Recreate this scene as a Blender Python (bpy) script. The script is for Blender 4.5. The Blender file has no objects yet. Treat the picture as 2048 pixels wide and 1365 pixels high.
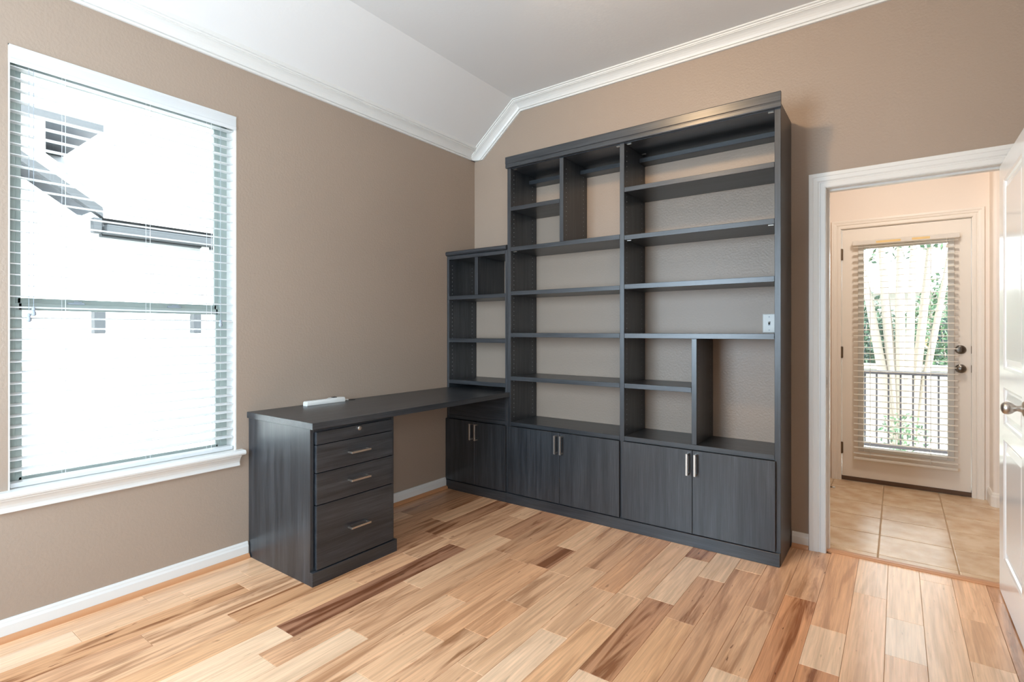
import bpy, bmesh, math, random
from mathutils import Vector, Matrix
random.seed(7)
C = bpy.context.scene.collection
S = bpy.context.scene

# ------------------------------------------------------------------ camera, world, lights, exposure
F, YAW, CY = 1054.16, math.radians(36.16), 662.7
CAM = (2.8923, -3.4210, 1.243)
cd = bpy.data.cameras.new('camera')
cam = bpy.data.objects.new('camera', cd); C.objects.link(cam)
cd.sensor_width = 36.0
cd.lens = F / 2048.0 * 36.0
cd.shift_y = -(682.5 - CY) / 2048.0
cd.clip_start = 0.02
cam.location = CAM
cam.rotation_euler = (math.radians(90), 0, YAW)
S.camera = cam

w = bpy.data.worlds.new('overcast_sky'); S.world = w; w.use_nodes = True
bg = w.node_tree.nodes['Background']
bg.inputs['Color'].default_value = (0.80, 0.91, 1.0, 1)
bg.inputs['Strength'].default_value = 5.5

S.view_settings.view_transform = 'Standard'
S.view_settings.look = 'None'
S.view_settings.gamma = 1.0
S.view_settings.use_curve_mapping = False
S.view_settings.exposure = 0.16
S.cycles.max_bounces = 12
S.cycles.diffuse_bounces = 6
S.cycles.transparent_max_bounces = 24
S.cycles.sample_clamp_indirect = 6.0

def area(name, loc, rot, sx, sy, energy, color, portal=False, spread=180):
    d = bpy.data.lights.new(name, 'AREA'); d.shape = 'RECTANGLE'; d.size = sx; d.size_y = sy
    d.energy = energy; d.color = color
    d.spread = math.radians(spread)
    if portal: d.cycles.is_portal = True
    o = bpy.data.objects.new(name, d); C.objects.link(o); o.location = loc; o.rotation_euler = rot
    return o
R90 = math.radians(90)
# warm ceiling lamp of the room (above the frame)
ld = bpy.data.lights.new('ceiling_spot', 'SPOT'); ld.energy = 60; ld.color = (1.0, 0.68, 0.38); ld.shadow_soft_size = 0.07
ld.spot_size = math.radians(135); ld.spot_blend = 1.0
lo = bpy.data.objects.new('ceiling_spot', ld); C.objects.link(lo); lo.location = (1.60, -1.80, 2.95)
lo.rotation_euler = Vector((0.30, 1.0, -0.55)).to_track_quat('-Z', 'Y').to_euler()
# sun: high over this house's roof, falling on the neighbour's wall across the side yard
sd = bpy.data.lights.new('sun', 'SUN'); sd.energy = 31; sd.color = (0.98, 0.98, 0.96); sd.angle = math.radians(2)
so = bpy.data.objects.new('sun', sd); C.objects.link(so)
so.rotation_euler = Vector((-1.0, 0.25, -0.95)).to_track_quat('-Z', 'Y').to_euler()
# warm ceiling lamp of the hall
area('hall_lamp', (3.0, 0.50, 2.62), (math.radians(28), 0, 0), 0.35, 0.35, 13.5, (1.0, 0.93, 0.86))
# added fill lights with no known source: rear, right side and upward
area('rear_fill', (0.85, -4.50, 1.55), (R90, 0, 0), 1.4, 1.6, 70, (0.60, 0.80, 1.0), spread=140)  # added cool fill from behind, mainly brightens the left wall
area('right_fill', (3.56, -3.85, 1.40), (0, R90, 0), 1.5, 0.9, 56, (0.74, 0.88, 1.0), spread=140)  # added side fill at the right wall
area('ceiling_fill', (2.7, -2.9, 1.8), (math.pi, 0, 0), 0.5, 0.5, 30, (0.92, 0.96, 1.0))  # added fill aimed upward to brighten the ceiling
# daylight through the window openings (portals only guide the sky light)
area('window_portal', (-0.16, -2.45, 1.5), (0, -R90, 0), 1.85, 0.95, 1, (1, 1, 1), True)
area('rear_window_portal', (0.95, -4.56, 1.57), (R90, 0, 0), 1.4, 1.75, 1, (1, 1, 1), True)
area('hall_door_portal', (2.94, 1.90, 1.1), (-R90, 0, 0), 0.6, 1.7, 1, (1, 1, 1), True)

# ------------------------------------------------------------------ materials
def lin(c):
    return tuple(((v / 255.0) / 12.92 if v / 255.0 <= 0.04045 else ((v / 255.0 + 0.055) / 1.055) ** 2.4) for v in c) + (1.0,)

def mat(name, col, rough=0.5, metal=0.0, spec=0.5, coat=0.0):
    m = bpy.data.materials.new(name); m.use_nodes = True
    b = m.node_tree.nodes['Principled BSDF']
    b.inputs['Base Color'].default_value = lin(col) if max(col) > 1 else tuple(col) + (1,)
    b.inputs['Roughness'].default_value = rough
    b.inputs['Metallic'].default_value = metal
    b.inputs['Specular IOR Level'].default_value = spec
    if coat:
        b.inputs['Coat Weight'].default_value = coat; b.inputs['Coat Roughness'].default_value = 0.12
    return m

def nodes(m):
    return m.node_tree.nodes, m.node_tree.links, m.node_tree.nodes['Principled BSDF']

def add_bump(m, scale, strength, dist=0.002, detail=2.0, stretch=None):
    n, l, b = nodes(m)
    tc = n.new('ShaderNodeTexCoord'); ns = n.new('ShaderNodeTexNoise'); bp = n.new('ShaderNodeBump')
    ns.inputs['Scale'].default_value = scale; ns.inputs['Detail'].default_value = detail
    src = tc.outputs['Object']
    if stretch:
        mp = n.new('ShaderNodeMapping'); mp.inputs['Scale'].default_value = stretch
        l.new(src, mp.inputs['Vector']); src = mp.outputs['Vector']
    l.new(src, ns.inputs['Vector']); l.new(ns.outputs['Fac'], bp.inputs['Height'])
    bp.inputs['Strength'].default_value = strength; bp.inputs['Distance'].default_value = dist
    l.new(bp.outputs['Normal'], b.inputs['Normal'])
    return m

M = {}
M['wall'] = add_bump(mat('taupe_orange_peel_paint', (158, 140, 124), 0.40, spec=0.4), 85, 0.32, 0.004, 3)
M['ceiling'] = add_bump(mat('matte_ceiling_paint', (216, 214, 211), 0.8), 60, 0.15, 0.003)
M['hall_wall'] = add_bump(mat('peach_cream_paint', (234, 221, 208), 0.6), 85, 0.15, 0.003)
M['trim'] = mat('white_semi_gloss_trim', (218, 216, 211), 0.28)
M['door_white'] = add_bump(mat('white_gloss_door', (240, 240, 239), 0.2, coat=0.25), 40, 0.03, 0.002, 2, (1, 1, 0.15))
M['hall_trim'] = mat('cream_semi_gloss_trim', (234, 225, 213), 0.3)
M['vinyl'] = mat('grey_green_window_frame', (158, 168, 163), 0.45)
M['nickel'] = mat('satin_nickel', (196, 190, 182), 0.34, 1.0)
M['pewter'] = mat('aged_pewter', (118, 112, 104), 0.3, 1.0)
M['bronze'] = mat('dull_bronze_hinge', (120, 104, 86), 0.4, 1.0)
M['plastic_white'] = mat('white_plastic', (214, 212, 206), 0.35)
M['black'] = mat('black_plastic', (22, 22, 24), 0.5)
M['grey_knob'] = mat('grey_cord_tassel', (150, 158, 166), 0.5)
M['sub'] = mat('dark_joint', (92, 64, 44), 0.8)
M['grout'] = add_bump(mat('tan_grout', (176, 148, 116), 0.9), 200, 0.4)
M['oak'] = add_bump(mat('oak_moulding', (193, 138, 96), 0.35), 30, 0.1, 0.001, 4, (8, 1, 8))
M['sweep'] = mat('brown_door_sweep', (92, 68, 50), 0.6)
M['tape'] = mat('yellowed_tape', (232, 200, 138), 0.6)
M['iron'] = mat('dark_iron_railing', (42, 40, 46), 0.5)
M['concrete'] = add_bump(mat('pale_concrete', (168, 168, 160), 0.9), 30, 0.3)
M['stucco'] = add_bump(mat('pale_render', (216, 220, 224), 0.9), 40, 0.3)
M['fascia'] = mat('slate_blue_fascia', (34, 40, 46), 0.6)
M['shingle'] = add_bump(mat('grey_shingle', (206, 206, 208), 0.9), 30, 0.4)
M['fence_wood'] = add_bump(mat('weathered_cedar', (182, 158, 132), 0.85), 20, 0.3, 0.003, 4, (6, 6, 1))
M['winglass_dark'] = mat('dark_window_glass', (46, 58, 62), 0.1)
M['bark'] = add_bump(mat('pale_smooth_bark', (150, 140, 128), 0.8), 12, 0.4, 0.01, 4)
M['leaf'] = mat('green_leaves', (46, 74, 44), 0.6)
M['leaf_dark'] = mat('dark_green_leaves', (34, 58, 40), 0.6)
M['garden_render'] = add_bump(mat('pale_garden_render', (160, 156, 150), 0.9), 40, 0.3)
M['flower'] = mat('orange_blossom', (214, 120, 70), 0.6)

# translucent blind slats
def slat_mat(name, col, rough, tr):
    m = mat(name, col, rough); n, l, b = nodes(m)
    t = n.new('ShaderNodeBsdfTranslucent'); t.inputs['Color'].default_value = lin(col)
    mx = n.new('ShaderNodeMixShader'); mx.inputs['Fac'].default_value = tr
    l.new(b.outputs['BSDF'], mx.inputs[1]); l.new(t.outputs['BSDF'], mx.inputs[2])
    l.new(mx.outputs['Shader'], n['Material Output'].inputs['Surface'])
    return m
M['slat'] = slat_mat('white_blind_slat', (236, 237, 237), 0.4, 0.42)
M['slat_cream'] = slat_mat('cream_blind_slat', (244, 240, 233), 0.4, 0.4)

def glass_mat(name):
    m = bpy.data.materials.new(name); m.use_nodes = True
    n, l = m.node_tree.nodes, m.node_tree.links
    n.remove(n['Principled BSDF'])
    tr = n.new('ShaderNodeBsdfTransparent'); gl = n.new('ShaderNodeBsdfGlossy'); gl.inputs['Roughness'].default_value = 0.02
    tr.inputs['Color'].default_value = (0.95, 0.97, 0.96, 1)
    fr = n.new('ShaderNodeFresnel'); fr.inputs['IOR'].default_value = 1.45
    mx = n.new('ShaderNodeMixShader')
    l.new(fr.outputs['Fac'], mx.inputs['Fac']); l.new(tr.outputs['BSDF'], mx.inputs[1]); l.new(gl.outputs['BSDF'], mx.inputs[2])
    l.new(mx.outputs['Shader'], n['Material Output'].inputs['Surface'])
    return m
M['glass'] = glass_mat('window_glass')

# charcoal wood-grain laminate, one per grain direction
def laminate(name, stretch):
    m = mat(name, (58, 61, 65), 0.33, spec=0.7); n, l, b = nodes(m)
    tc = n.new('ShaderNodeTexCoord'); oi = n.new('ShaderNodeObjectInfo')
    vm = n.new('ShaderNodeVectorMath'); vm.operation = 'ADD'
    mul = n.new('ShaderNodeMath'); mul.operation = 'MULTIPLY'; mul.inputs[1].default_value = 37.0
    l.new(oi.outputs['Random'], mul.inputs[0]); l.new(tc.outputs['Object'], vm.inputs[0]); l.new(mul.outputs[0], vm.inputs[1])
    def noise(st, detail, rough=0.6):
        mp = n.new('ShaderNodeMapping'); mp.inputs['Scale'].default_value = st
        ns = n.new('ShaderNodeTexNoise'); ns.inputs['Scale'].default_value = 1.0
        ns.inputs['Detail'].default_value = detail; ns.inputs['Roughness'].default_value = rough
        l.new(vm.outputs[0], mp.inputs['Vector']); l.new(mp.outputs['Vector'], ns.inputs['Vector']); return ns
    k = lambda a, c: tuple(a if s else c for s in stretch)
    n1 = noise(k(1.3, 26), 3); n2 = noise(k(5, 190), 4)
    r1 = n.new('ShaderNodeValToRGB'); e = r1.color_ramp.elements
    e[0].position = 0.30; e[0].color = (0.0135, 0.016, 0.0195, 1); e[1].position = 0.74; e[1].color = (0.043, 0.047, 0.052, 1)
    l.new(n1.outputs['Fac'], r1.inputs['Fac'])
    r2 = n.new('ShaderNodeValToRGB'); e = r2.color_ramp.elements
    e[0].position = 0.35; e[0].color = (0.62, 0.62, 0.62, 1); e[1].position = 0.70; e[1].color = (1.4, 1.4, 1.4, 1)
    l.new(n2.outputs['Fac'], r2.inputs['Fac'])
    mx = n.new('ShaderNodeMix'); mx.data_type = 'RGBA'; mx.blend_type = 'MULTIPLY'; mx.inputs['Factor'].default_value = 1
    l.new(r1.outputs['Color'], mx.inputs['A']); l.new(r2.outputs['Color'], mx.inputs['B'])
    l.new(mx.outputs['Result'], b.inputs['Base Color'])
    bp = n.new('ShaderNodeBump'); bp.inputs['Strength'].default_value = 0.12; bp.inputs['Distance'].default_value = 0.001
    l.new(n2.outputs['Fac'], bp.inputs['Height']); l.new(bp.outputs['Normal'], b.inputs['Normal'])
    return m
M['lam_x'] = laminate('charcoal_laminate_grain_across', (1, 0, 0))
M['lam_y'] = laminate('charcoal_laminate_grain_deep', (0, 1, 0))
M['lam_z'] = laminate('charcoal_laminate_grain_upright', (0, 0, 1))

# hickory / maple plank: base colour and streak amount come from each plank's own object colour
def plank_mat():
    m = mat('hand_scraped_maple', (200, 160, 120), 0.24, spec=0.5); n, l, b = nodes(m)
    tc = n.new('ShaderNodeTexCoord'); oi = n.new('ShaderNodeObjectInfo')
    mul = n.new('ShaderNodeMath'); mul.operation = 'MULTIPLY'; mul.inputs[1].default_value = 61.0
    vm = n.new('ShaderNodeVectorMath'); vm.operation = 'ADD'
    l.new(oi.outputs['Random'], mul.inputs[0]); l.new(tc.outputs['Object'], vm.inputs[0]); l.new(mul.outputs[0], vm.inputs[1])
    def noise(st, detail, rough=0.55, dist=0.0):
        mp = n.new('ShaderNodeMapping'); mp.inputs['Scale'].default_value = st
        ns = n.new('ShaderNodeTexNoise'); ns.inputs['Scale'].default_value = 1.0
        ns.inputs['Detail'].default_value = detail; ns.inputs['Roughness'].default_value = rough
        ns.inputs['Distortion'].default_value = dist
        l.new(vm.outputs[0], mp.inputs['Vector']); l.new(mp.outputs['Vector'], ns.inputs['Vector']); return ns
    def ramp(src, p0, c0, p1, c1):
        r = n.new('ShaderNodeValToRGB'); e = r.color_ramp.elements
        e[0].position = p0; e[0].color = (c0, c0, c0, 1); e[1].position = p1; e[1].color = (c1, c1, c1, 1)
        l.new(src, r.inputs['Fac']); return r.outputs['Color']
    def mix(kind, fac, a, bb):
        x = n.new('ShaderNodeMix'); x.data_type = 'RGBA'; x.blend_type = kind
        if isinstance(fac, float): x.inputs['Factor'].default_value = fac
        else: l.new(fac, x.inputs['Factor'])
        l.new(a, x.inputs['A'])
        if isinstance(bb, tuple): x.inputs['B'].default_value = bb
        else: l.new(bb, x.inputs['B'])
        return x.outputs['Result']
    broad = noise((17, 1.25, 1), 4, 0.6, 0.9)
    fine = noise((95, 3.2, 1), 5, 0.6, 0.4)
    fleck = noise((70, 11, 1), 2, 0.5, 0.3)
    fac = n.new('ShaderNodeMath'); fac.operation = 'MULTIPLY'
    l.new(ramp(broad.outputs['Fac'], 0.47, 0.0, 0.61, 1.0), fac.inputs[0]); l.new(oi.outputs['Alpha'], fac.inputs[1])
    c = mix('MULTIPLY', fac.outputs[0], oi.outputs['Color'], (0.42, 0.31, 0.23, 1))
    c = mix('MULTIPLY', 1.0, c, ramp(fine.outputs['Fac'], 0.30, 0.80, 0.68, 1.10))
    f2 = n.new('ShaderNodeMath'); f2.operation = 'MULTIPLY'; f2.use_clamp = True
    l.new(ramp(fleck.outputs['Fac'], 0.715, 0.0, 0.75, 1.0), f2.inputs[0]); l.new(oi.outputs['Alpha'], f2.inputs[1])
    c = mix('MULTIPLY', f2.outputs[0], c, (0.16, 0.09, 0.06, 1))
    l.new(c, b.inputs['Base Color'])
    wav = noise((9, 2.2, 1), 2)
    bp = n.new('ShaderNodeBump'); bp.inputs['Strength'].default_value = 0.10; bp.inputs['Distance'].default_value = 0.006
    l.new(wav.outputs['Fac'], bp.inputs['Height']); l.new(bp.outputs['Normal'], b.inputs['Normal'])
    return m
M['plank'] = plank_mat()

def tile_mat():
    m = mat('beige_ceramic_tile', (214, 186, 152), 0.27); n, l, b = nodes(m)
    tc = n.new('ShaderNodeTexCoord'); oi = n.new('ShaderNodeObjectInfo')
    mul = n.new('ShaderNodeMath'); mul.operation = 'MULTIPLY'; mul.inputs[1].default_value = 23.0
    vm = n.new('ShaderNodeVectorMath'); vm.operation = 'ADD'
    l.new(oi.outputs['Random'], mul.inputs[0]); l.new(tc.outputs['Object'], vm.inputs[0]); l.new(mul.outputs[0], vm.inputs[1])
    ns = n.new('ShaderNodeTexNoise'); ns.inputs['Scale'].default_value = 9; ns.inputs['Detail'].default_value = 7
    l.new(vm.outputs[0], ns.inputs['Vector'])
    r = n.new('ShaderNodeValToRGB'); e = r.color_ramp.elements
    e[0].position = 0.3; e[0].color = lin((196, 160, 122)); e[1].position = 0.7; e[1].color = lin((224, 198, 166))
    l.new(ns.outputs['Fac'], r.inputs['Fac']); l.new(r.outputs['Color'], b.inputs['Base Color'])
    return m
M['tile'] = tile_mat()

# ------------------------------------------------------------------ builders
def box(bm, x0, x1, y0, y1, z0, z1, bev=0.0):
    vs = [bm.verts.new((x, y, z)) for z in (z0, z1) for y in (y0, y1) for x in (x0, x1)]
    fs = [bm.faces.new([vs[i] for i in f]) for f in ((0, 2, 3, 1), (4, 5, 7, 6), (0, 1, 5, 4), (2, 6, 7, 3), (0, 4, 6, 2), (1, 3, 7, 5))]
    if bev:
        es = list({e for f in fs for e in f.edges})
        bmesh.ops.bevel(bm, geom=es, offset=bev, segments=1, affect='EDGES', profile=0.5)

def cyl(bm, p0, p1, r0, r1=None, seg=14, caps=True):
    r1 = r0 if r1 is None else r1
    a, b = Vector(p0), Vector(p1); d = (b - a).normalized()
    u = d.orthogonal().normalized(); v = d.cross(u)
    A, B = [], []
    for i in range(seg):
        t = 2 * math.pi * i / seg; o = u * math.cos(t) + v * math.sin(t)
        A.append(bm.verts.new(a + o * r0)); B.append(bm.verts.new(b + o * r1))
    for i in range(seg):
        j = (i + 1) % seg; bm.faces.new((A[i], A[j], B[j], B[i]))
    if caps:
        bm.faces.new(A[::-1]); bm.faces.new(B)

def lathe(bm, origin, axis, prof, seg=24):
    """prof: list of (distance along axis, radius)."""
    o, d = Vector(origin), Vector(axis).normalized()
    u = d.orthogonal().normalized(); v = d.cross(u)
    rings = []
    for h, r in prof:
        rings.append([bm.verts.new(o + d * h + (u * math.cos(2 * math.pi * i / seg) + v * math.sin(2 * math.pi * i / seg)) * max(r, 1e-4)) for i in range(seg)])
    for a, b in zip(rings, rings[1:]):
        for i in range(seg):
            j = (i + 1) % seg; bm.faces.new((a[i], a[j], b[j], b[i]))
    bm.faces.new(rings[0][::-1]); bm.faces.new(rings[-1])

def loft(bm, rings, closed=False, caps=True):
    R = [[bm.verts.new(p) for p in r] for r in rings]
    for a, b in zip(R, R[1:]):
        k = len(a)
        for i in range(k if closed else k - 1):
            j = (i + 1) % k; bm.faces.new((a[i], a[j], b[j], b[i]))
    if caps:
        for r in (R[0], R[-1]):
            try: bm.faces.new(r)
            except ValueError: pass

def finish(name, bm, m, parent=None, smooth=False, origin=None):
    bmesh.ops.recalc_face_normals(bm, faces=bm.faces[:])
    if origin is not None:
        bmesh.ops.translate(bm, verts=bm.verts[:], vec=-Vector(origin))
    me = bpy.data.meshes.new(name); bm.to_mesh(me); bm.free()
    me.materials.append(M[m] if isinstance(m, str) else m)
    if smooth:
        for p in me.polygons: p.use_smooth = True
        try: me.set_sharp_from_angle(angle=math.radians(38))
        except Exception: pass
    o = bpy.data.objects.new(name, me); C.objects.link(o)
    base = Vector(origin) if origin is not None else Vector((0, 0, 0))
    o.location = base - (parent.location if parent is not None and parent.parent is None else (Vector((0, 0, 0)) if parent is None else parent.location + parent.parent.location))
    if parent is not None: o.parent = parent
    return o

def B(name, m, parent, *boxes, bev=0.0012, origin='auto'):
    bm = bmesh.new()
    for b in boxes: box(bm, *b, bev=bev)
    if origin == 'auto':
        b = boxes[0]; origin = ((b[0] + b[1]) / 2, (b[2] + b[3]) / 2, b[4])
    return finish(name, bm, m, parent, origin=origin)

def tag(o, label, cat, group=None, kind=None):
    o['label'] = label; o['category'] = cat
    if group: o['group'] = group
    if kind: o['kind'] = kind
    return o

def thing(name, loc, label, cat, group=None, kind=None):
    o = bpy.data.objects.new(name, None); C.objects.link(o); o.location = loc; o.empty_display_size = 0.1
    return tag(o, label, cat, group, kind)

def copy(o, loc, parent=None):
    c = o.copy(); C.objects.link(c); c.location = loc
    if parent is not None: c.parent = parent
    return c

# ------------------------------------------------------------------ room shell
WT = 0.14                                     # wall thickness
XR, YF = 3.60, -4.55                          # right and front walls
ZC = 3.07                                     # flat ceiling
SL = 0.803
def slope_z(x): return 2.775 + SL * (x - 0.085)
XS = 0.085 + (ZC - 2.775) / SL                # where the slope meets the flat ceiling
WY0, WY1, WZ0, WZ1 = -2.905, -1.996, 0.585, 2.405      # left window opening
DX0, DX1, DZ = 2.570, 3.325, 2.046            # door opening in the back wall
RX0, RX1, RZ0, RZ1 = 0.25, 1.65, 0.70, 2.45   # added rear window opening (unseen, behind the camera)

wl = B('wall_left', 'wall', None, (-WT, 0, YF, WY0, 0, 2.9), (-WT, 0, WY1, 0, 0, 2.9), (-WT, 0, WY0, WY1, 0, WZ0), (-WT, 0, WY0, WY1, WZ1, 2.9), bev=0, origin=(0, 0, 0))
tag(wl, 'taupe painted left wall around the bright window', 'wall', kind='structure')
wb = B('wall_back', 'wall', None, (-WT, DX0, 0, 0.115, 0, 3.3), (DX0, DX1, 0, 0.115, DZ, 3.3), (DX1, 4.7, 0, 0.115, 0, 3.3), bev=0, origin=(0, 0, 0))
tag(wb, 'taupe textured back wall behind the dark bookcases', 'wall', kind='structure')
wr = B('wall_right', 'wall', None, (XR, XR + WT, YF, 0.115, 0, 3.3), bev=0, origin=(0, 0, 0))
tag(wr, 'taupe right wall hidden behind the open white door', 'wall', kind='structure')
wf = B('wall_front', 'wall', None, (-WT, RX0, YF - WT, YF, 0, 3.3), (RX1, XR + WT, YF - WT, YF, 0, 3.3), (RX0, RX1, YF - WT, YF, 0, RZ0), (RX0, RX1, YF - WT, YF, RZ1, 3.3), bev=0, origin=(0, 0, 0))
tag(wf, 'taupe front wall with an added wide window behind the viewpoint', 'wall', kind='structure')

bm = bmesh.new()
prof = [(-WT - 0.1, slope_z(-WT - 0.1)), (XS, ZC), (XR + WT, ZC), (XR + WT, ZC + 0.15), (XS - 0.06, ZC + 0.15), (-WT - 0.1, slope_z(-WT - 0.1) + 0.2)]
loft(bm, [[(x, y, z) for x, z in prof] for y in (YF - WT, 0.0)], closed=True)
tag(finish('ceiling', bm, 'ceiling'), 'white ceiling with a sloped section above the left wall', 'ceiling', kind='structure')

# crown mouldings
PR = [(0, .083), (.013, .083), (.0145, .0815), (.0145, .0725), (.010, .071), (.010, .0685), (.0185, .067), (.0195, .061), (.024, .053), (.032, .043), (.043, .033), (.054, .0265), (.0625, .0235), (.0625, .0195), (.069, .0185), (.070, .0105), (.080, .009), (.080, -.03)]
bm = bmesh.new()
loft(bm, [[(p, y, 2.759 - d) for p, d in PR] + [(0, y, 2.78)] for y in (YF, 0.0)], closed=True)
tag(finish('trim_1', bm, 'trim'), 'white crown moulding along the top of the left wall', 'moulding', kind='structure')
bm = bmesh.new()
def backring(x_of, flat):
    return [(x_of(d), -p, (ZC - d) if flat else slope_z(x_of(d)) - 1.2825 * d) for p, d in PR] + [(x_of(-.03), 0, (ZC + .03) if flat else slope_z(x_of(-.03)) + .0385)]
xj = lambda d: 0.085 + (0.295 + 0.2825 * d) / SL
loft(bm, [backring(lambda d: XR, True), backring(xj, True), backring(lambda d: -0.02, False)], closed=True)
r = bmesh.ops.bisect_plane(bm, geom=bm.verts[:] + bm.edges[:] + bm.faces[:], plane_co=(0, 0, 2.676), plane_no=(0, 0, 1), clear_inner=True)
bmesh.ops.holes_fill(bm, edges=[e for e in r['geom_cut'] if isinstance(e, bmesh.types.BMEdge)])
tag(finish('trim_2', bm, 'trim'), 'white crown moulding that climbs the slope and runs along the back wall', 'moulding', kind='structure')

# baseboards with an oak shoe moulding
BP = [(0, 0), (.013, 0), (.013, .062), (.009, .072), (.0085, .078), (.005, .086), (0, .087)]
SP = [(.0, 0), (.017, 0), (.0165, .006), (.0135, .012), (.008, .016), (0, .018)]
def base(name, path, label, shoe=True, scale=1.0, m='trim', top=0.0):
    """path: list of (x, y, nx, ny): point on the wall and the mitre offset direction."""
    bm = bmesh.new()
    z0 = 0.0
    loft(bm, [[(x + nx * p * scale, y + ny * p * scale, z0 + h * scale + (top if h > .05 else 0)) for p, h in BP] for x, y, nx, ny in path], closed=True)
    o = finish(name, bm, m)
    tag(o, label, 'baseboard', kind='structure')
    if shoe:
        bm = bmesh.new()
        loft(bm, [[(x + nx * (.013 + p), y + ny * (.013 + p), h * 1.3) for p, h in SP] for x, y, nx, ny in path], closed=True)
        s = finish('shoe_moulding', bm, 'oak', o, smooth=True); s['label'] = 'oak quarter round strip'
    return o
base('baseboard_left', [(0, YF, 1, 0), (0, -1.936, 1, 0)], 'white baseboard under the window left of the drawer cabinet')
base('baseboard_left.001', [(0, -1.392, 1, 0), (0, -0.362, 1, 0)], 'white baseboard in the knee space under the desk')
base('baseboard_back', [(2.402, 0, 0, -1), (2.486, 0, 0, -1)], 'short white baseboard between bookcase and door casing')

# ------------------------------------------------------------------ wooden floor
PW = 0.1296
fl = B('floor', 'sub', None, (-WT, XR + WT, YF - WT, 0.03, -0.06, -0.007), bev=0, origin=(0, 0, 0))
tag(fl, 'hand-scraped maple plank floor with pale and brown boards', 'floor', kind='structure')
PAL = {'P': ((226, 198, 168), .25), 'L': ((220, 184, 149), .30), 'Y': ((215, 174, 135), .35), 'M': ((207, 167, 132), .58), 'T': ((212, 168, 130), .45),
       'K': ((213, 175, 140), .75), 'D': ((188, 145, 112), 1.0), 'X': ((160, 118, 92), 1.0), 'R': ((204, 152, 112), 1.0), 'S': ((200, 156, 117), 1.0), 'B': ((196, 156, 122), .85), 'W': ((226, 206, 184), .25)}
ROWS = {  # row: [(y of front end, kind)...] from the back wall towards the viewer; last kind runs on
 0: [(-1.2, 'M'), (-2.45, 'L'), (-9, 'L')], 1: [(-0.95, 'B'), (-2.325, 'L'), (-2.733, 'L'), (-9, 'P')], 2: [(-1.30, 'B'), (-2.123, 'K'), (-3.2, 'S'), (-9, 'M')],
 3: [(-0.906, 'L'), (-1.75, 'B'), (-2.576, 'K'), (-9, 'M')], 4: [(-1.62, 'D'), (-2.292, 'S'), (-9, 'K')], 5: [(-1.40, 'M'), (-1.767, 'T'), (-2.95, 'Y'), (-9, 'P')],
 6: [(-0.57, 'L'), (-1.147, 'M'), (-2.214, 'X'), (-9, 'P')], 7: [(-0.887, 'D'), (-1.626, 'L'), (-2.36, 'M'), (-9, 'P')], 8: [(-1.06, 'B'), (-2.044, 'M'), (-9, 'P')],
 9: [(-1.597, 'T'), (-2.60, 'K'), (-9, 'P')], 10: [(-0.805, 'L'), (-1.088, 'D'), (-1.876, 'T'), (-2.205, 'L'), (-9, 'P')], 11: [(-1.474, 'K'), (-1.758, 'T'), (-9, 'K')],
 12: [(-0.948, 'M'), (-1.95, 'L'), (-9, 'L')], 13: [(-1.122, 'T'), (-1.57, 'L'), (-2.3, 'P'), (-9, 'L')], 14: [(-1.39, 'L'), (-2.2, 'Y'), (-9, 'L')],
 15: [(-0.513, 'D'), (-1.06, 'P'), (-1.71, 'D'), (-9, 'P')], 16: [(-0.706, 'P'), (-1.175, 'B'), (-2.2, 'Y'), (-9, 'L')], 17: [(-0.506, 'L'), (-1.9, 'M'), (-9, 'L')],
 18: [(-0.872, 'M'), (-1.41, 'K'), (-9, 'P')], 19: [(-0.653, 'M'), (-1.72, 'R'), (-9, 'L')], 20: [(-0.872, 'T'), (-1.197, 'P'), (-1.9, 'R'), (-9, 'L')],
 21: [(-0.432, 'P'), (-1.6, 'L'), (-9, 'L')], 22: [(-0.606, 'P'), (-0.937, 'W'), (-9, 'L')], 23: [(-0.086, 'P'), (-1.45, 'P'), (-9, 'L')],
 24: [(-0.426, 'L'), (-0.80, 'L'), (-9, 'P')], 25: [(-0.16, 'M'), (-1.5, 'B'), (-9, 'L')], 26: [(-1.1, 'L'), (-9, 'P')], 27: [(-0.7, 'L'), (-9, 'P')]}
rnd = random.Random(3)
for k in range(28):
    x0 = 0.0024 + PW * k if k else 0.001; x1 = min(0.0024 + PW * (k + 1), XR)
    if x0 >= XR - 0.01: continue
    ya = 0.0 if not (DX0 - 0.02 < (x0 + x1) / 2 < DX1 + 0.02) else 0.024
    segs = []; y = ya
    for ye, kind in ROWS[k]:
        ye = max(ye, YF)
        while y - ye > 1.35:                     # long runs off frame are cut into board lengths
            segs.append((y, y - 1.1, kind)); y -= 1.1
        if y - ye > 0.02: segs.append((y, ye, kind)); y = ye
    for yb, yf, kind in segs:
        if yb < -3.6: kind = rnd.choice('PLYMT')
        g, c = 0.0005, 0.0011
        bm = bmesh.new()
        lo_ = [(x0 + g, yf + g), (x1 - g, yf + g), (x1 - g, yb - g), (x0 + g, yb - g)]
        ins = [(x0 + g + c, yf + g + c), (x1 - g - c, yf + g + c), (x1 - g - c, yb - g - c), (x0 + g + c, yb - g - c)]
        loft(bm, [[(x, y_, -0.007) for x, y_ in lo_], [(x, y_, -c) for x, y_ in lo_], [(x, y_, 0) for x, y_ in ins]], closed=True)
        o = finish('plank', bm, 'plank', fl, origin=((x0 + x1) / 2, (yb + yf) / 2, 0))
        col, a = PAL[kind]; j = rnd.uniform(-0.05, 0.05)
        lc = lin(col); o.color = (min(.95, lc[0] * 1.20 * (1 + j)), lc[1] * 1.09 * (1 + j * 1.1), lc[2] * 1.01 * (1 + j * 1.25), min(1, a * rnd.uniform(.85, 1.15)))

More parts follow.
